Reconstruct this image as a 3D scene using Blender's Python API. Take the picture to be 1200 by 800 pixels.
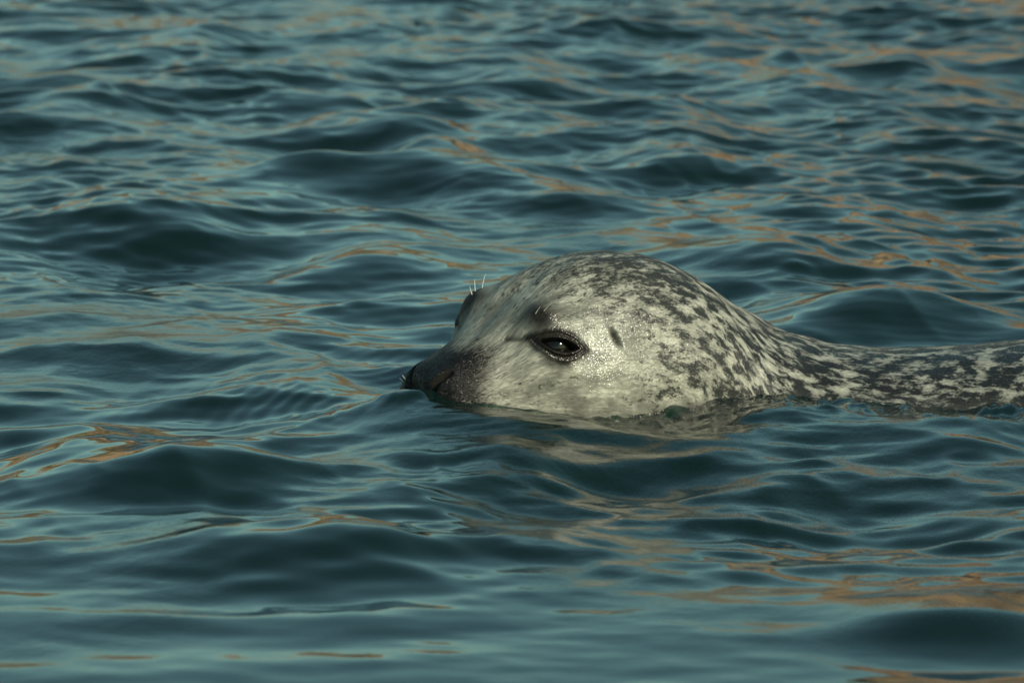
import bpy, math, random
import numpy as np
from mathutils import Vector

rng = np.random.default_rng(11)
scene = bpy.context.scene
for o in list(bpy.data.objects):
    bpy.data.objects.remove(o)
COL = scene.collection
R = math.radians

# ------------------------------------------------------------------ camera
PITCH = R(9.0); DIST = 5.0; TARGET = Vector((0.0, 0.0, 0.0632))
cam_d = bpy.data.cameras.new('camera')
cam = bpy.data.objects.new('camera', cam_d); COL.objects.link(cam)
cam.location = TARGET + Vector((0, -DIST * math.cos(PITCH), DIST * math.sin(PITCH)))
cam.rotation_euler = (R(90) - PITCH, 0, 0)
cam_d.sensor_width = 36.0
cam_d.lens = 36.0 * DIST / 0.948
cam_d.clip_start = 0.1; cam_d.clip_end = 20000
cam_d.dof.use_dof = True
cam_d.dof.focus_distance = DIST - 0.05
cam_d.dof.aperture_fstop = 14.0
scene.camera = cam

# ------------------------------------------------------------------ sky and sun
SUN_EL = R(27.0)
SUN_AZ = R(46.0)         # swing of the sun to the right of straight behind the camera
sun_from = Vector((math.sin(SUN_AZ) * math.cos(SUN_EL), -math.cos(SUN_AZ) * math.cos(SUN_EL), math.sin(SUN_EL)))
world = bpy.data.worlds.new('World'); scene.world = world; world.use_nodes = True
wn = world.node_tree.nodes; wl = world.node_tree.links
wn.clear()
w_out = wn.new('ShaderNodeOutputWorld'); w_bg = wn.new('ShaderNodeBackground')
w_sky = wn.new('ShaderNodeTexSky'); w_sky.sky_type = 'NISHITA'; w_sky.sun_disc = False
w_sky.sun_elevation = SUN_EL
w_sky.sun_rotation = math.atan2(sun_from.x, sun_from.y)
w_sky.air_density = 1.0; w_sky.dust_density = 0.6; w_sky.ozone_density = 1.0
w_mix = wn.new('ShaderNodeMix'); w_mix.data_type = 'RGBA'; w_mix.blend_type = 'MULTIPLY'
w_mix.inputs['Factor'].default_value = 1.0
w_mix.inputs['B'].default_value = (0.68, 0.90, 0.69, 1)     # the photograph's warm white balance, all over the sky
wl.new(w_sky.outputs['Color'], w_mix.inputs['A'])
wl.new(w_mix.outputs['Result'], w_bg.inputs['Color'])
w_bg.inputs['Strength'].default_value = 0.15
wl.new(w_bg.outputs['Background'], w_out.inputs['Surface'])

sun_d = bpy.data.lights.new('sun', 'SUN'); sun_d.energy = 4.6; sun_d.angle = R(0.53)
sun_d.color = (1.0, 0.91, 0.73)
sun = bpy.data.objects.new('sun', sun_d); COL.objects.link(sun)
sun.location = sun_from * 50
sun.rotation_euler = (-sun_from).to_track_quat('-Z', 'Y').to_euler()

vs = scene.view_settings
vs.view_transform = 'Standard'; vs.look = 'None'; vs.exposure = 0.0; vs.gamma = 1.0
scene.render.engine = 'CYCLES'
scene.cycles.use_denoising = True
scene.cycles.max_bounces = 6

# ------------------------------------------------------------------ helpers
def link_mesh(name, co, faces, mat, parent=None, smooth=True):
    me = bpy.data.meshes.new(name)
    co = np.ascontiguousarray(co, dtype=np.float32); faces = np.ascontiguousarray(faces, dtype=np.int32)
    k = faces.shape[1]
    me.vertices.add(len(co)); me.vertices.foreach_set('co', co.ravel())
    me.loops.add(faces.size); me.loops.foreach_set('vertex_index', faces.ravel())
    me.polygons.add(len(faces))
    me.polygons.foreach_set('loop_start', np.arange(0, faces.size, k, dtype=np.int32))
    me.polygons.foreach_set('loop_total', np.full(len(faces), k, dtype=np.int32))
    if smooth:
        me.polygons.foreach_set('use_smooth', np.ones(len(faces), dtype=bool))
    me.update(calc_edges=True)
    me.materials.append(mat)
    o = bpy.data.objects.new(name, me); COL.objects.link(o)
    if parent is not None:
        o.parent = parent
    return o

def grid_faces(nr, nc, wrap=False):
    r = np.arange(nr - 1)[:, None]; c = np.arange(nc if wrap else nc - 1)[None, :]
    c1 = (c + 1) % nc
    return np.stack([r * nc + c, r * nc + c1, (r + 1) * nc + c1, (r + 1) * nc + c], -1).reshape(-1, 4)

def float_attr(o, name, data):
    a = o.data.attributes.new(name, 'FLOAT', 'POINT'); a.data.foreach_set('value', np.ascontiguousarray(data, dtype=np.float32).ravel())

def vec_attr(o, name, data):
    a = o.data.attributes.new(name, 'FLOAT_VECTOR', 'POINT'); a.data.foreach_set('vector', np.ascontiguousarray(data, dtype=np.float32).ravel())

def value_noise(x, y, seed=0):
    r = np.random.default_rng(seed); T = r.random((256, 256)).astype(np.float32)
    xi = np.floor(x).astype(int); yi = np.floor(y).astype(int)
    fx = x - xi; fy = y - yi
    fx = fx * fx * (3 - 2 * fx); fy = fy * fy * (3 - 2 * fy)
    a = T[yi & 255, xi & 255]; b = T[yi & 255, (xi + 1) & 255]
    c = T[(yi + 1) & 255, xi & 255]; d = T[(yi + 1) & 255, (xi + 1) & 255]
    return (a * (1 - fx) + b * fx) * (1 - fy) + (c * (1 - fx) + d * fx) * fy      # 0..1

def fbm(x, y, seed=0, octaves=4):
    s = 0.0; amp = 0.5; tot = 0
    for k in range(octaves):
        s = s + amp * value_noise(x * 2 ** k + 17.3 * k, y * 2 ** k + 5.1 * k, seed + k); tot += amp; amp *= 0.5
    return s / tot

def smoothstep(a, b, x):
    t = np.clip((x - a) / (b - a), 0, 1); return t * t * (3 - 2 * t)

def new_mat(name):
    m = bpy.data.materials.new(name); m.use_nodes = True
    nt = m.node_tree; nt.nodes.clear()
    return m, nt, nt.nodes, nt.links

class NT:
    """tiny node helper"""
    def __init__(s, nt): s.nt = nt; s.n = nt.nodes; s.l = nt.links
    def node(s, t, **kw):
        n = s.n.new(t)
        for k, v in kw.items(): setattr(n, k, v)
        return n
    def put(s, sock, v):
        if isinstance(v, bpy.types.NodeSocket): s.l.new(v, sock)
        else: sock.default_value = v
    def math(s, op, a, b=0.0, c=0.0, clamp=False):
        n = s.node('ShaderNodeMath', operation=op, use_clamp=clamp)
        s.put(n.inputs[0], a); s.put(n.inputs[1], b); s.put(n.inputs[2], c)
        return n.outputs[0]
    def attr(s, name, out='Fac'):
        return s.node('ShaderNodeAttribute', attribute_name=name).outputs[out]
    def mapped(s, vec, scale, loc=(0, 0, 0)):
        n = s.node('ShaderNodeMapping'); s.put(n.inputs['Vector'], vec)
        n.inputs['Scale'].default_value = scale; n.inputs['Location'].default_value = loc
        return n.outputs[0]
    def noise(s, vec, scale=1.0, detail=3.0, rough=0.5, dist=0.0):
        n = s.node('ShaderNodeTexNoise'); s.put(n.inputs['Vector'], vec)
        n.inputs['Scale'].default_value = scale; n.inputs['Detail'].default_value = detail
        n.inputs['Roughness'].default_value = rough; n.inputs['Distortion'].default_value = dist
        return n.outputs[0]
    def ramp(s, v, lo, hi, a=0.0, b=1.0):
        n = s.node('ShaderNodeMapRange', interpolation_type='SMOOTHSTEP')
        s.put(n.inputs[0], v); s.put(n.inputs[1], lo); s.put(n.inputs[2], hi)
        n.inputs[3].default_value = a; n.inputs[4].default_value = b
        return n.outputs[0]
    def mix(s, f, a, b):
        n = s.node('ShaderNodeMix', data_type='RGBA'); s.put(n.inputs['Factor'], f)
        s.put(n.inputs['A'], a); s.put(n.inputs['B'], b)
        return n.outputs['Result']
    def bump(s, h, strength, dist, normal=None):
        n = s.node('ShaderNodeBump'); s.put(n.inputs['Height'], h)
        n.inputs['Strength'].default_value = strength; n.inputs['Distance'].default_value = dist
        if normal is not None: s.l.new(normal, n.inputs['Normal'])
        return n.outputs[0]

# ------------------------------------------------------------------ seal body frame
# measured along the spine from the nose tip: s; toward the near side: v; up: z (still water at z = 0)
YAW = R(36.0)
NOSE = np.array([-0.096, -0.080])
def heading(s):                      # direction of the spine, seen from above
    return YAW + (R(-6.0) - YAW) * smoothstep(0.24, 0.46, s)
S_D = np.linspace(0, 1.6, 3201)
_h = heading(S_D); _ds = S_D[1] - S_D[0]
SP_X = NOSE[0] + np.concatenate([[0], np.cumsum(np.cos(_h[:-1]) * _ds)])
SP_Y = NOSE[1] + np.concatenate([[0], np.cumsum(np.sin(_h[:-1]) * _ds)])

def curve(pts, sm=0.012):
    p = np.array(pts); y = np.interp(S_D, p[:, 0], p[:, 1])
    k = int(sm / _ds) * 2 + 1; ker = np.hanning(k + 2)[1:-1]; ker /= ker.sum()
    yp = np.pad(y, k // 2, mode='edge'); yy = np.convolve(yp, ker, 'valid')
    return yy
TOP = curve([(0, .040), (.02, .048), (.05, .0605), (.08, .079), (.10, .095), (.125, .116), (.16, .1345), (.20, .1415), (.24, .140), (.28, .131),
             (.32, .112), (.36, .085), (.40, .058), (.45, .041), (.52, .037), (.60, .043), (.72, .056), (.9, .060), (1.2, .03), (1.6, -.15)], .04)
BOT = curve([(0, .002), (.02, -.014), (.05, -.03), (.1, -.055), (.16, -.085), (.24, -.12), (.32, -.15), (.45, -.19), (.7, -.25), (1.2, -.28), (1.6, -.22)], .04)
WID = curve([(0, .038), (.02, .041), (.05, .047), (.08, .056), (.10, .064), (.12, .072), (.16, .088), (.20, .098), (.24, .104), (.28, .107),
             (.34, .108), (.40, .112), (.5, .13), (.7, .17), (1.0, .19), (1.3, .15), (1.6, .03)], .03)
MID = curve([(0, .020), (.05, .023), (.10, .032), (.16, .036), (.24, .034), (.32, .012), (.40, -.02), (.5, -.05), (.7, -.09), (1.6, -.14)], .05)
def at(tab, s): return np.interp(s, S_D, tab)

def spine_to_world(s, v, z):
    x = np.interp(s, S_D, SP_X); y = np.interp(s, S_D, SP_Y); h = heading(s)
    return np.stack([x + np.sin(h) * v, y - np.cos(h) * v, z + 0 * x], -1)

# ------------------------------------------------------------------ water
def axis(lo, hi, d0, d1, grow=1.13, far_lo=-60.0, far_hi=2500.0):
    a = [lo]
    while a[-1] < hi:
        t = (a[-1] - lo) / (hi - lo); a.append(a[-1] + d0 + (d1 - d0) * t)
    st = d1
    while a[-1] < far_hi: st *= grow; a.append(a[-1] + st)
    st = d0; b = []
    x = lo
    while x > far_lo: st *= grow; x -= st; b.append(x)
    return np.array(b[::-1] + a)

WX = axis(-0.88, 0.88, 0.0027, 0.0027, far_lo=-2500, far_hi=2500)
WY = axis(-1.75, 4.9, 0.0038, 0.0095, far_lo=-60, far_hi=4000)
X, Y = np.meshgrid(WX.astype(np.float32), WY.astype(np.float32))
SPX = np.gradient(WX).astype(np.float32)[None, :]; SPY = np.gradient(WY).astype(np.float32)[:, None]
SPC = np.maximum(SPX, SPY * 0.7)
Zw = np.zeros_like(X); DX = np.zeros_like(X); DY = np.zeros_like(X)

def add_wave(lam, amp, ang, ph, mod=None, chop=0.6):
    k = 2 * math.pi / lam; kx = k * math.cos(ang); ky = k * math.sin(ang)
    fade = np.clip(lam / SPC / 4.0 - 0.6, 0, 1)
    a = amp * fade if mod is None else amp * fade * mod
    th = (kx * X + ky * Y + ph).astype(np.float32)
    c = np.cos(th); sn = np.sin(th)
    global Zw, DX, DY
    Zw += a * c
    if chop:
        DX -= a * chop * math.cos(ang) * sn; DY -= a * chop * math.sin(ang) * sn

WAVE_SCALE = 1.0
# gusty unevenness of the wind sea
calm_fore = (0.14 + 0.86 * smoothstep(-1.0, -0.45, Y)).astype(np.float32)
m1 = ((0.35 + 1.1 * fbm(X * 1.1 + 9, Y * 0.8 + 3, 5, 3)) * calm_fore).astype(np.float32)
for i in range(46):
    u = (i + rng.random()) / 46
    lam = 0.13 * (0.95 / 0.13) ** u
    ang = R(90) + rng.normal(0, R(55))
    slope = 0.034 if lam < 0.35 else 0.016
    add_wave(lam, WAVE_SCALE * slope * lam / (2 * math.pi), ang, rng.random() * 6.283, m1)
# short wavelets
m2 = (smoothstep(0.38, 0.70, fbm(X * 2.3 + 40, Y * 1.1 + 8, 21, 3)) * calm_fore).astype(np.float32)
for i in range(36):
    u = (i + rng.random()) / 36
    lam = 0.035 * (0.15 / 0.035) ** u
    ang = R(90) + rng.normal(0, R(45))
    add_wave(lam, 0.025 * lam / (2 * math.pi), ang, rng.random() * 6.283, 0.40 * calm_fore + m2, 0.5)
# fine capillary ripples in patches
m3 = ((0.14 + 0.8 * smoothstep(0.42, 0.78, fbm(X * 2.7 + 4, Y * 1.3 + 77, 33, 3))) * (0.1 + 0.9 * smoothstep(-0.85, -0.4, Y))).astype(np.float32)
for i in range(22):
    lam = 0.013 * (0.050 / 0.013) ** rng.random()
    ang = R(84) + rng.normal(0, R(42))
    add_wave(lam, 0.032 * lam / (2 * math.pi), ang, rng.random() * 6.283, m3, 0.0)
# crisp crest lines of the wind chop
for (fx, fy, amp, sd) in [(4.6, 3.0, 0.0056, 201), (9.0, 6.0, 0.0034, 207), (18.0, 12.0, 0.0018, 213)]:
    wxn = 0.5 * (fbm(X * fx * .7 + 3, Y * fy * .7, sd + 1, 2) - .5); wyn = 0.7 * (fbm(X * fx * .7, Y * fy * .7 + 7, sd + 2, 2) - .5)
    rn = value_noise(X * fx + wxn * 2 + 0.35 * Y * fy, Y * fy + wyn * 2, sd)
    ridge = (1 - np.sqrt((2 * rn - 1) ** 2 + 0.012)) ** 1.6
    Zw += (amp * (ridge - 0.42) * np.clip(0.5 / fy / SPC / 4 - .6, 0, 1) * (0.12 + 0.88 * calm_fore) * (0.4 + m1)).astype(np.float32)
# single larger waves seen in the photograph: crest centre, half length along the crest, face length, height, turn of the crest
def swell(x0, y0, half, face, h, turn=0.0):
    global Zw, DY
    c, s_ = math.cos(turn), math.sin(turn)
    u = (X - x0) * c + (Y - y0) * s_; w = -(X - x0) * s_ + (Y - y0) * c
    env = np.exp(-np.clip(np.abs(u) / half, 0, 6) ** 2.4)
    # steeper toward the camera, longer behind, with a shallow trough in front
    f = np.where(w < 0, np.exp(-(w / face) ** 2), np.exp(-(w / (face * 1.9)) ** 2)) - 0.25 * np.exp(-((w + face * 2.0) / (face * 1.0)) ** 2)
    Zw += (h * env * f).astype(np.float32)

def px_to_water(px, py, z=0.0):
    """where the water at a place in the photograph lies in the world (used only to lay out the waves)"""
    k = 0.948 / 1200 / DIST
    d = Vector(((px - 600) * k, 1.0, (400 - py) * k))
    d = Vector((d.x, math.cos(PITCH) * d.y + math.sin(PITCH) * d.z, -math.sin(PITCH) * d.y + math.cos(PITCH) * d.z))
    t = (z - cam.location.z) / d.z
    p = cam.location + d * t
    return p.x, p.y, d.length * t / DIST
for (px, py, half, face, h, turn) in [
    (170, 527, 150, .10, .030, 0), (285, 618, 215, .085, .024, 0), (430, 508, 110, .07, .012, 10), (300, 705, 320, .06, .007, 0),
    (1120, 712, 120, .06, .016, 0), (880, 545, 110, .07, .008, -4), (165, 243, 130, .14, .024, 0), (440, 183, 120, .15, .022, 0),
    (610, 205, 110, .15, .022, 0), (420, 140, 110, .16, .020, 0), (170, 47, 95, .18, .020, 0), (35, 132, 70, .15, .016, 0),
    (430, 306, 90, .11, .013, 0), (880, 296, 110, .12, .018, 0), (1070, 358, 130, .11, .020, 8), (800, 178, 60, .14, .018, 0),
    (735, 30, 80, .18, .018, -8), (280, 100, 110, .16, .014, 0), (950, 100, 70, .16, .014, 0), (1150, 160, 60, .15, .018, 0),
    (620, 560, 80, .08, .008, 0), (830, 590, 120, .07, .007, 0), (870, 222, 60, .12, .012, 0), (130, 400, 90, .09, .009, 0)]:
    x0, y0, sc = px_to_water(px, py, h)
    k_ = (0.78, 1.1) if py < 400 else (1.0, 1.0)
    swell(x0, y0, half * 0.00079 * sc, face * k_[0], h * k_[1], R(turn))

# the water round the seal: a bow wave ahead of the muzzle, a lip along its sides, ripples leaving it
s_ax = np.linspace(0, 1.2, 121)
spx = np.interp(s_ax, S_D, SP_X); spy = np.interp(s_ax, S_D, SP_Y)
near = (np.abs(X - 0.3) < 1.2) & (np.abs(Y) < 1.0)
ii = np.where(near); xs = X[ii]; ys = Y[ii]
best = np.full(xs.shape, 1e3, np.float32); bs = np.zeros_like(best)
for k in range(len(s_ax)):
    wdt = max(0.02, float(at(WID, s_ax[k])) * (0.62 if s_ax[k] < .05 else 0.93))
    d = np.hypot(xs - spx[k], ys - spy[k]) - wdt
    sel = d < best; best[sel] = d[sel]; bs[sel] = s_ax[k]
dist = np.full_like(X, 9.0); dist[ii] = best
sb = np.zeros_like(X); sb[ii] = bs
calm = 1 - 0.45 * np.exp(-(np.clip(dist, 0, None) / 0.10) ** 2)
Zw *= calm; DX *= calm; DY *= calm
dn = np.hypot(X - (NOSE[0] - 0.01), Y - (NOSE[1] - 0.01))
Zw += (0.014 * np.exp(-(dn / 0.06) ** 2)).astype(np.float32)
x0, y0, _ = px_to_water(645, 493, 0.02)
swell(x0, y0, 0.13, 0.050, 0.023, R(-4))
x0, y0, _ = px_to_water(600, 532, 0.01)
swell(x0, y0, 0.15, 0.050, 0.012, R(5))
lip = np.exp(-(np.clip(dist, 0, None) / 0.012) ** 2) * 0.0030
Zw += lip.astype(np.float32)
rip = np.exp(-np.clip(dist, 0, None) / 0.085) * (dist > -0.02) * smoothstep(0.35, 0.6, fbm(X * 7, Y * 4, 51, 2))
Zw += (0.0013 * rip * np.cos(2 * math.pi * dist / 0.019 + 14 * fbm(X * 7, Y * 5, 61, 3))).astype(np.float32)
# broken chop along the near side of the neck
chopm = np.exp(-(np.clip(dist - 0.02, 0, None) / 0.07) ** 2) * smoothstep(0.0, 0.12, X) * smoothstep(0.12, -0.02, Y) * (1 + 0.3 * smoothstep(0.25, 0.4, X)) + 0.55 * np.exp(-(np.clip(dist, 0, None) / 0.05) ** 2)
Zw += (chopm * 0.009 * (fbm(X * 55, Y * 30, 71, 4) - 0.5)).astype(np.float32)

m, nt, n_, l_ = new_mat('sea_water'); N = NT(nt)
out = N.node('ShaderNodeOutputMaterial')
geo = N.node('ShaderNodeNewGeometry')
w1 = N.noise(N.mapped(geo.outputs['Position'], (60, 46, 40)), 1.0, 5, 0.62)
w2 = N.noise(N.mapped(geo.outputs['Position'], (2.2, 1.3, 1)), 1.0, 2, 0.5)
hgt = N.math('MULTIPLY', w1, N.ramp(w2, 0.42, 0.66, 0.12, 1.0))
nrm = N.bump(hgt, 0.35, 0.003)
fres = N.node('ShaderNodeFresnel'); fres.inputs['IOR'].default_value = 1.333; l_.new(nrm, fres.inputs['Normal'])
gl = N.node('ShaderNodeBsdfGlossy'); gl.inputs['Roughness'].default_value = 0.015; gl.inputs['Color'].default_value = (1, 1, 1, 1)
l_.new(nrm, gl.inputs['Normal'])
df = N.node('ShaderNodeBsdfDiffuse'); df.inputs['Color'].default_value = (0.006, 0.024, 0.021, 1)
tr = N.node('ShaderNodeBsdfTransparent'); tr.inputs['Color'].default_value = (0.75, 0.9, 0.85, 1)
body = N.node('ShaderNodeMixShader'); body.inputs[0].default_value = 0.55
l_.new(df.outputs[0], body.inputs[1]); l_.new(tr.outputs[0], body.inputs[2])
surf = N.node('ShaderNodeMixShader')
l_.new(fres.outputs[0], surf.inputs[0]); l_.new(body.outputs[0], surf.inputs[1]); l_.new(gl.outputs[0], surf.inputs[2])
l_.new(surf.outputs[0], out.inputs['Surface'])
va = N.node('ShaderNodeVolumeAbsorption'); va.inputs['Color'].default_value = (0.25, 0.72, 0.62, 1); va.inputs['Density'].default_value = 170.0
l_.new(va.outputs[0], out.inputs['Volume'])
MAT_WATER = m

co = np.stack([X + DX, Y + DY, Zw], -1).reshape(-1, 3)
water = link_mesh('water', co, grid_faces(len(WY), len(WX)), MAT_WATER)
water['kind'] = 'structure'
m, nt, n_, l_ = new_mat('dark_silt'); N = NT(nt)
out = N.node('ShaderNodeOutputMaterial'); b = N.node('ShaderNodeBsdfPrincipled')
pos = N.node('ShaderNodeNewGeometry').outputs['Position']
l_.new(N.mix(N.noise(pos, 0.7, 5, 0.6), (0.03, 0.035, 0.03, 1), (0.07, 0.07, 0.055, 1)), b.inputs['Base Color'])
b.inputs['Roughness'].default_value = 0.95
l_.new(b.outputs[0], out.inputs['Surface'])
gx = np.linspace(-3000, 3000, 40); gy = np.linspace(-100, 4500, 40); GX, GY = np.meshgrid(gx, gy)
seabed = link_mesh('seabed', np.stack([GX, GY, -4.0 + 0.6 * fbm(GX * .01, GY * .01, 3, 3)], -1).reshape(-1, 3), grid_faces(40, 40), m)
seabed['kind'] = 'structure'

# ------------------------------------------------------------------ the sunlit ochre shore across the water
m, nt, n_, l_ = new_mat('ochre_rock'); N = NT(nt)
out = N.node('ShaderNodeOutputMaterial'); b = N.node('ShaderNodeBsdfPrincipled')
pos = N.node('ShaderNodeNewGeometry').outputs['Position']
r1 = N.noise(N.mapped(pos, (0.12, 0.12, 0.5)), 1.0, 6, 0.6)
r2 = N.noise(N.mapped(pos, (0.5, 0.5, 1.6)), 1.0, 5, 0.65)
c = N.mix(N.ramp(r1, 0.35, 0.65), (0.43, 0.25, 0.16, 1), (0.42, 0.32, 0.19, 1))
r3 = N.noise(N.mapped(pos, (0.2, 0.2, 0.9), (7, 1, 4)), 1.0, 5, 0.6)
c = N.mix(N.ramp(r3, 0.50, 0.60), c, (0.17, 0.17, 0.075, 1))
c = N.mix(N.ramp(r2, 0.50, 0.58), c, (0.05, 0.04, 0.03, 1))
l_.new(c, b.inputs['Base Color']); b.inputs['Roughness'].default_value = 0.9
l_.new(N.bump(r2, 0.8, 0.6), b.inputs['Normal'])
l_.new(b.outputs[0], out.inputs['Surface'])
MAT_ROCK = m
sx = np.linspace(-160, 160, 900); tz = np.linspace(0, 1, 60)
SX, TZ = np.meshgrid(sx, tz)
top_h = 5.0 + 4.6 * fbm(SX * 0.05 + 3, 0 * SX, 81, 4) + 4.6 * smoothstep(-2, 10, SX)
zz = -1.0 + (top_h + 1.0) * np.clip(TZ / 0.8, 0, 1) + 2.5 * np.clip((TZ - .8) / .2, 0, 1) * fbm(SX * .1, TZ * 3, 85, 3)
yy = 62 + 6 * np.clip(TZ / 0.8, 0, 1) ** 1.2 + 60 * np.clip((TZ - .8) / .2, 0, 1) + 5 * (fbm(SX * .22, TZ * 6, 83, 5) - .5) * (TZ < .97)
shore = link_mesh('rocky_shore', np.stack([SX, yy, zz], -1).reshape(-1, 3), grid_faces(60, 900), MAT_ROCK)
shore['kind'] = 'structure'

# ------------------------------------------------------------------ the seal
root = bpy.data.objects.new('harbor_seal', None); COL.objects.link(root)
root['label'] = 'pale grey seal with dark spots swimming with head and neck above water'
root['category'] = 'seal'

NR, NC = 560, 560
u = np.linspace(0, 1, NR)
s_rows = np.interp(u, [0, .10, .62, .85, 1.0], [0, .030, .40, .75, 1.6])
s_rows[:30] = 0.030 * (np.arange(30) / (0.10 * (NR - 1))) ** 1.5 * 1.0 if True else s_rows[:30]
S0 = 0.015
s_rows = np.sort(np.maximum(s_rows, 1e-5)) * (1.6 - S0) / 1.6 + S0
th0 = np.linspace(0, 1, NC, endpoint=False)
# denser on the side and top that show; th = 0 toward the near side, pi/2 up
th = 2 * np.pi * th0
th = th + 0.45 * np.sin(th - R(55) + np.pi)
S, TH = np.meshgrid(s_rows, th, indexing='ij')
cap = np.sqrt(np.clip(1 - (1 - np.clip((S - S0) / 0.020, 0, 1)) ** 2.7, 0, 1))
tail = np.sqrt(np.clip((1.6 - S) / 0.3, 0, 1))
cap = cap * np.clip(tail, 0.02, 1)
top, bot, wid, mid = at(TOP, S), at(BOT, S), at(WID, S), at(MID, S)
ct, st = np.cos(TH), np.sin(TH)
ex = 0.86 + 0.14 * smoothstep(0.02, 0.14, S)            # boxier muzzle
ext = ex - 0.30 * np.exp(-((S - .112) / .04) ** 2)
ex = np.where(st > 0, ext, ex)
Vv = wid * cap * np.sign(ct) * np.abs(ct) ** ex
up = (top - mid); dn_ = (mid - bot)
Zv = mid + cap * np.where(st > 0, up, dn_) * np.sign(st) * np.abs(st) ** ex

def normals(P):
    du = np.gradient(P, axis=0); dv = np.roll(P, -1, 1) - np.roll(P, 1, 1)
    n = np.cross(du, dv); n /= np.linalg.norm(n, axis=-1, keepdims=True) + 1e-12
    return n
L = np.stack([S, Vv, Zv], -1)                           # straight (unbent) seal: s, v, z
nl = normals(L)
if (nl[NR // 2, 0] * np.array([0, 1, 0])).sum() < 0 and ct[NR // 2, 0] > 0:
    nl = -nl
def g(c, r):
    c = np.array(c); r = np.broadcast_to(np.array(r, float), (3,))
    return np.exp(-(((L - c) / r) ** 2).sum(-1))
aV = np.abs(Vv)
def gm(s, v, z, r):                                     # the same on both sides
    r = np.broadcast_to(np.array(r, float), (3,))
    return np.exp(-(((S - s) / r[0]) ** 2 + ((aV - v) / r[1]) ** 2 + ((Zv - z) / r[2]) ** 2))
disp = np.zeros_like(S)
disp += 0.0055 * gm(.030, .036, .018, (.022, .02, .018))          # whisker pads
disp += 0.003 * gm(.012, .016, .044, (.012, .014, .012))          # nose pad
disp -= 0.0035 * gm(.075, .045, .072, (.022, .022, .016))         # hollow before the eye
disp += 0.0080 * gm(.122, .072, .074, (.030, .03, .026))          # orbit
disp += 0.0085 * gm(.112, .060, .098, (.022, .022, .016))         # brow
disp += 0.0060 * gm(.150, .085, .030, (.045, .04, .035))          # cheek
disp -= 0.0022 * np.exp(-((Vv / .012) ** 2)) * smoothstep(.05, .09, S) * smoothstep(.20, .12, S) * (st > 0)
# nostril slits
def seg_2d(A, B, a0, b0):
    ax, ay = a0; bx, by = b0; dx, dy = bx - ax, by - ay
    t = np.clip(((A - ax) * dx + (B - ay) * dy) / (dx * dx + dy * dy), 0, 1)
    return np.hypot(A - ax - t * dx, B - ay - t * dy)
def seg_d(a0, b0):
    a0 = np.array(a0); b0 = np.array(b0); P = np.stack([S, aV, Zv], -1)
    ab = b0 - a0; t = np.clip(((P - a0) @ ab) / (ab @ ab), 0, 1)
    return np.linalg.norm(P - a0 - t[..., None] * ab, axis=-1)
d_nos = seg_2d(S, aV, (.013, .015), (.029, .027)) + 0.05 * (st < 0.1)
disp += 0.0016 * np.exp(-(d_nos / .007) ** 2)
disp -= 0.0070 * np.exp(-(d_nos / .0024) ** 2)
# whisker pits in rows on the pads
for r_ in range(3):
    for c_ in range(5):
        disp -= 0.0009 * gm(.022 + .009 * c_ + .003 * r_, .036 + .002 * c_, .030 - .008 * r_ - .001 * c_, (.0022, .012, .0022))
# mouth line
d_mouth = seg_2d(S, Zv, (.004, .014), (.075, .004))
disp -= 0.0035 * np.exp(-(d_mouth / .0028) ** 2)
# eye
EYE = np.array([.121, .0705, .0700])
tilt = R(-14)
ea = (S - EYE[0]) * math.cos(tilt) + (Zv - EYE[2]) * math.sin(tilt)
eb = -(S - EYE[0]) * math.sin(tilt) + (Zv - EYE[2]) * math.cos(tilt)
on_side = aV > 0.045
EW, EH = .0168, .0068
alm = 1 - np.abs(ea / EW) ** 2.0 - np.abs(eb) / np.where(eb > 0, EH * .75, EH)
alm = alm + 0.5 * (fbm(S * 130 + 5, Zv * 130, 14, 3) - .5) * smoothstep(0.1, -0.4, alm)
alm = np.where(on_side, np.maximum(alm, -9), -9)
rimd = np.abs(alm + 0.10)
disp += 0.0026 * np.exp(-(rimd / .22) ** 2) * on_side
disp += 0.0014 * np.exp(-(np.abs(alm + 1.05) / .20) ** 2) * on_side * (0.4 + 0.6 * (eb > 0))
disp -= 0.0010 * np.exp(-(np.abs(alm + .62) / .18) ** 2) * on_side
disp -= 0.0125 * smoothstep(0.0, 0.30, alm)
# tear furrow running forward from the inner corner
d_tear = seg_2d(S, Zv, (.101, .0745), (.084, .0765)) + .05 * (aV < .035)
disp -= 0.0016 * np.exp(-(d_tear / .0028) ** 2)
# ear opening
d_ear = np.hypot((S - .1735 + (Zv - .074) * .28) / .0026, (Zv - .074) / .0076)
near_ear = (aV > .06)
disp += 0.0012 * np.exp(-(d_ear / 3.0) ** 2) * near_ear
disp -= 0.0065 * np.exp(-d_ear ** 2) * near_ear
# brow whisker knobs
for (a_, b_, c_) in [(.106, .050, .1015), (.112, .052, .104), (.118, .053, .106)]:
    disp += 0.0012 * gm(a_, b_, c_, .0035)
# skin folds of the bent neck and low unevenness of the flesh
fold = np.sin(2 * np.pi * (S - .33) / .045 + 1.5 * np.sin(TH * 2)) * np.exp(-((S - .40) / .06) ** 2)
disp += 0.0010 * fold * (st > -.3)
arc = TH * 0.10
disp += 0.0030 * (fbm(S * 22 + 3, arc * 40, 91, 3) - .5) * smoothstep(.03, .12, S)
disp *= smoothstep(0, .004, S - S0)
Ld = L + nl * disp[..., None]
P = spine_to_world(Ld[..., 0], Ld[..., 1], Ld[..., 2])
nw = normals(P)
flip = (nw[NR // 2, NC // 4] @ (P[NR // 2, NC // 4] - P[NR // 2].mean(0))) < 0
F = grid_faces(NR, NC, True)
if flip: F = F[:, ::-1]

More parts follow.
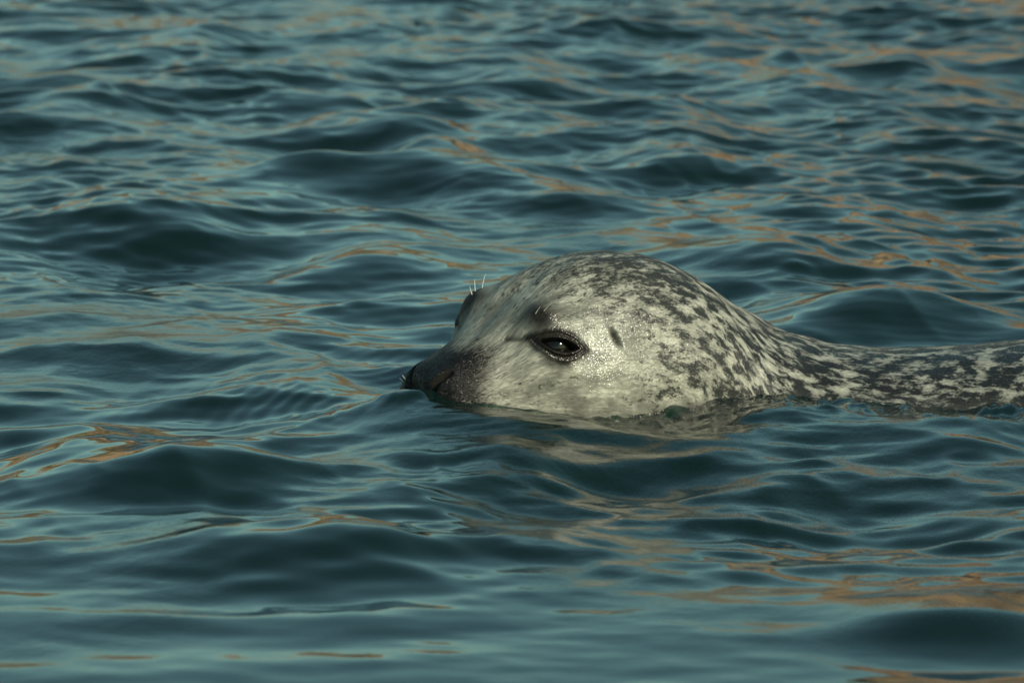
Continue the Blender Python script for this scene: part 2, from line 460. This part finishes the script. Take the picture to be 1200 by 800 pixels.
# pigment zones of the coat, and shade painted on the far orbit
face = smoothstep(.20, .12, S + 0.25 * np.clip(Zv - .075, 0, 1)) * smoothstep(.02, .06, S)
cover = np.interp(S, [0, .06, .12, .17, .22, .30, .5], [.50, .44, .45, .56, .67, .72, .79])
crown = smoothstep(.085, .125, Zv) * smoothstep(.10, .16, S) * smoothstep(.36, .26, S)
cover = cover + 0.13 * crown
cheek = gm(.165, .09, .035, (.035, .05, .045))
cover = cover - 0.30 * cheek - 0.05
muzzle = smoothstep(.084, .030, S + 0.22 * np.clip(.03 - Zv, -.03, 1) + 0.006 * np.sin(TH * 5))
eyedark = (smoothstep(2.7, 0.9, -alm + 0.9 * (fbm(S * 160, Zv * 160, 12, 2) - .5))) * on_side
browdark_farshade = .95 * g((.104, -.066, .080), (.020, .03, .022)) + 0.8 * gm(.113, .048, .100, (.019, .024, .014)) + .9 * gm(.110, .060, .088, (.016, .022, .012)) + 0.6 * gm(.090, .045, .092, (.006, .01, .005)) + .45 * gm(.080, .044, .088, (.005, .01, .004))  # first term paints shade on the far orbit; mirrored ones are brow pigment
eardark = .9 * (np.exp(-(d_ear / 1.15) ** 2) + .45 * gm(.170, .08, .088, (.007, .03, .012))) * near_ear
dark = np.clip(np.maximum.reduce([1.0 * eyedark, .85 * browdark_farshade, 1.0 * eardark, np.exp(-(d_nos / .006) ** 2), .8 * np.exp(-(d_tear / .003) ** 2), np.exp(-(d_mouth / .004) ** 2)]), 0, 1)

m, nt, n_, l_ = new_mat('wet_seal_fur'); N = NT(nt)
out = N.node('ShaderNodeOutputMaterial'); b = N.node('ShaderNodeBsdfPrincipled')
flow = N.node('ShaderNodeAttribute', attribute_name='flow').outputs['Vector']
a_cov, a_dark, a_muz, a_neck = N.attr('cover'), N.attr('dark'), N.attr('muzzle'), N.attr('neck')
fib = N.noise(N.mapped(flow, (330, 950, 1)), 1.0, 2, 0.5)                      # single hairs
clump = N.noise(N.mapped(flow, (130, 330, 1), (3, 1, 0)), 1.0, 3, 0.6)            # wet tufts
warp = N.math('MULTIPLY_ADD', N.math('SUBTRACT', clump, 0.5), 0.34, N.math('MULTIPLY', N.math('SUBTRACT', fib, 0.5), 0.22))
big = N.noise(N.mapped(flow, (47, 84, 1), (7, 2, 0)), 1.0, 3, 0.6, 0.35)
small = N.noise(N.mapped(flow, (160, 270, 1), (1, 9.43, 0)), 1.0, 3, 0.65, 0.3)
spots = N.math('ADD', N.math('MULTIPLY', big, N.math('MULTIPLY_ADD', a_neck, 0.4, 0.5)), N.math('MULTIPLY', small, N.math('MULTIPLY_ADD', a_neck, -0.4, 0.5)))
val = N.math('ADD', spots, warp)
thr = N.math('SUBTRACT', 0.76, N.math('MULTIPLY', a_cov, 0.44))
blot = N.ramp(N.math('SUBTRACT', val, thr), -0.06, 0.10)
mott = N.noise(N.mapped(flow, (28, 50, 1), (2, 6, 0)), 1.0, 4, 0.6)
pale = N.mix(N.ramp(clump, 0.35, 0.7), (0.22, 0.218, 0.178, 1), (0.45, 0.442, 0.362, 1))
pale = N.mix(N.math('MULTIPLY', N.ramp(mott, 0.38, 0.62), N.math('MULTIPLY_ADD', a_neck, -0.55, 0.78)), pale, (0.10, 0.10, 0.082, 1))
darkc = N.mix(N.ramp(fib, 0.3, 0.75), (0.006, 0.007, 0.007, 1), (0.022, 0.023, 0.022, 1))
col = N.mix(N.math('MULTIPLY', blot, N.math('MULTIPLY_ADD', a_neck, 0.08, 0.91)), pale, darkc)
muz_n = N.ramp(N.math('ADD', N.math('MULTIPLY_ADD', N.math('SUBTRACT', small, 0.5), 1.2, a_muz), N.math('MULTIPLY', N.math('SUBTRACT', clump, 0.5), 0.9)), 0.0, 0.85)
col = N.mix(muz_n, col, (0.007, 0.0062, 0.005, 1))
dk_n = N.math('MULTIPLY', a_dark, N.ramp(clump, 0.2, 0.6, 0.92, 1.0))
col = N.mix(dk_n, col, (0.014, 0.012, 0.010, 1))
col = N.mix(N.math('MULTIPLY', N.attr('soaked'), N.ramp(clump, 0.3, 0.7, 0.35, 0.8)), col, (0.05, 0.048, 0.038, 1))
l_.new(col, b.inputs['Base Color'])
wetn = N.noise(N.mapped(flow, (30, 30, 1), (5, 5, 0)), 1.0, 2, 0.5)
l_.new(N.ramp(wetn, 0.3, 0.7, 0.42, 0.60), b.inputs['Roughness'])
b.inputs['IOR'].default_value = 1.45; b.inputs['Specular IOR Level'].default_value = 0.28
spk = N.ramp(N.noise(N.mapped(flow, (520, 760, 1), (11, 3, 0)), 1.0, 1, 0.5), 0.48, 0.56)
matte = N.math('MULTIPLY_ADD', N.math('MAXIMUM', a_dark, a_muz), -0.72, 1.0)
l_.new(N.math('MULTIPLY', N.math('MULTIPLY', N.math('MULTIPLY_ADD', N.attr('wet'), 0.75, 0.30), spk), N.math('MULTIPLY_ADD', a_dark, -0.45, 1.0)), b.inputs['Coat Weight'])
l_.new(N.math('MULTIPLY', matte, 0.11), b.inputs['Specular IOR Level']); b.inputs['Coat Roughness'].default_value = 0.20; b.inputs['Coat IOR'].default_value = 1.9
hb = N.math('ADD', N.math('MULTIPLY', clump, 0.7), N.math('MULTIPLY', fib, 0.3))
nb = N.bump(hb, 0.6, 0.0014)
l_.new(nb, b.inputs['Normal'])
grit = N.noise(N.mapped(flow, (520, 900, 1)), 1.0, 1, 0.5)
l_.new(N.bump(N.math('ADD', N.math('MULTIPLY', hb, 0.8), grit), 1.0, 0.0006), b.inputs['Coat Normal'])
l_.new(b.outputs[0], out.inputs['Surface'])
MAT_FUR = m
bodyo = link_mesh('body', P.reshape(-1, 3), F, MAT_FUR, root)
girth = np.interp(S, [0, .1, .3, .6, 1.6], [.05, .085, .115, .15, .15])
# the seam of the flow coordinates runs along the belly
vec_attr(bodyo, 'flow', np.stack([S, (np.mod(TH + np.pi / 2, 2 * np.pi)) * 0.11, 0 * S], -1).reshape(-1, 3))
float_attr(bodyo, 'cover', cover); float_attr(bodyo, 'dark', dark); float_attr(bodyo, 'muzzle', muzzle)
float_attr(bodyo, 'wet', np.clip(1.2 * gm(.130, .075, .066, (.045, .05, .030)) + 0.45 * gm(.02, .02, .03, .03) + smoothstep(.014, .002, Zv) + .6 * smoothstep(.34, .5, S), 0, 1))
float_attr(bodyo, 'soaked', smoothstep(.016, -.002, Zv + .016 * (fbm(S * 60, TH * 9, 44, 3) - .5)))
float_attr(bodyo, 'neck', smoothstep(.16, .34, S))

# eyes
m, nt, n_, l_ = new_mat('dark_eye'); N = NT(nt)
out = N.node('ShaderNodeOutputMaterial'); b = N.node('ShaderNodeBsdfPrincipled')
tex = N.node('ShaderNodeTexCoord').outputs['Object']
sep = N.node('ShaderNodeSeparateXYZ'); l_.new(tex, sep.inputs[0])
rr = N.math('SQRT', N.math('ADD', N.math('MULTIPLY', sep.outputs[0], sep.outputs[0]), N.math('MULTIPLY', sep.outputs[1], sep.outputs[1])))
col = N.mix(N.ramp(rr, 0.006, 0.0075), (0.003, 0.003, 0.003, 1), (0.005, 0.0038, 0.003, 1))
col = N.mix(N.ramp(rr, 0.0125, 0.0145), col, (0.006, 0.005, 0.004, 1))
l_.new(col, b.inputs['Base Color']); b.inputs['Roughness'].default_value = 0.06; b.inputs['IOR'].default_value = 1.38
l_.new(b.outputs[0], out.inputs['Surface'])
MAT_EYE = m
def uv_sphere(r, nu=40, nv=24):
    a = np.linspace(0, 2 * np.pi, nu, endpoint=False); p = np.linspace(0.001, np.pi - .001, nv)
    Pp, A = np.meshgrid(p, a, indexing='ij')
    bulge = 1 + 0.05 * np.exp(-(Pp / 0.45) ** 2)        # cornea
    co = np.stack([r * bulge * np.sin(Pp) * np.cos(A), r * bulge * np.sin(Pp) * np.sin(A), r * bulge * np.cos(Pp)], -1).reshape(-1, 3)
    return co, grid_faces(nv, nu, True)
for side in (1, -1):
    k_ = np.argmin((S - EYE[0]) ** 2 * 4 + (Vv - side * EYE[1]) ** 2 + (Zv - EYE[2]) ** 2)
    r_, c_ = divmod(int(k_), NC)
    base = L[r_, c_]; nn = nl[r_, c_]
    centre = base + nn * (0.0030 - 0.0195)
    q0 = spine_to_world(*[np.array(t) for t in centre]); q1 = spine_to_world(*[np.array(t) for t in (centre + nn * .01)])
    co, fc = uv_sphere(0.0195)
    e = link_mesh('eye', co, fc, MAT_EYE, root)
    e.location = Vector(q0); e.rotation_euler = Vector(q1 - q0).to_track_quat('Z', 'Y').to_euler()

# whiskers
m, nt, n_, l_ = new_mat('pale_whisker'); N = NT(nt)
out = N.node('ShaderNodeOutputMaterial'); b = N.node('ShaderNodeBsdfPrincipled')
b.inputs['Base Color'].default_value = (0.72, 0.70, 0.62, 1); b.inputs['Roughness'].default_value = 0.35
l_.new(b.outputs[0], out.inputs['Surface']); MAT_WHISKER = m
def tube(pts, r0, r1, ns=7):
    pts = np.array(pts); nP = len(pts); t = np.gradient(pts, axis=0); t /= np.linalg.norm(t, axis=1)[:, None]
    a = np.cross(t, [0.3, 0.9, 0.1]); a /= np.linalg.norm(a, axis=1)[:, None]; b2 = np.cross(t, a)
    rad = np.linspace(r0, r1, nP); ph = np.linspace(0, 2 * np.pi, ns, endpoint=False)
    co = pts[:, None] + rad[:, None, None] * (a[:, None] * np.cos(ph)[None, :, None] + b2[:, None] * np.sin(ph)[None, :, None])
    return co.reshape(-1, 3), grid_faces(nP, ns, True)
def whisker(s, v, z, direc, length, bend, r=0.0004):
    k_ = np.argmin((S - s) ** 2 * 4 + (Vv - v) ** 2 + (Zv - z) ** 2)
    p0 = P.reshape(-1, 3)[k_]; n0 = nw.reshape(-1, 3)[k_] * (-1 if flip else 1)
    d = np.array(direc, float); d /= np.linalg.norm(d); t = np.linspace(0, 1, 9)[:, None]
    pts = p0 - n0 * .002 + d * length * t + np.array(bend) * (t ** 2) * length
    co, fc = tube(pts, r, r * 0.35)
    link_mesh('whisker', co, fc, MAT_WHISKER, root)
for (s, v, z, d, ln, bd) in [
    (.113, -.050, .101, (-.30, 0, 1), .010, (0, 0, 0)), (.118, -.053, .104, (-.12, 0, 1), .013, (.05, 0, 0)), (.125, -.054, .107, (.12, 0, 1), .015, (.10, 0, 0)),
    (.108, .055, .1005, (.35, -.5, .8), .012, (.1, 0, 0)), (.114, .057, .0995, (.5, -.5, .7), .014, (.1, 0, 0)),
    (.022, -.032, .030, (-.5, -.1, .6), .007, (-.1, 0, 0)), (.019, -.028, .034, (-.4, -.2, .8), .008, (-.1, 0, 0))]:
    whisker(s, v, z, d, ln, bd)
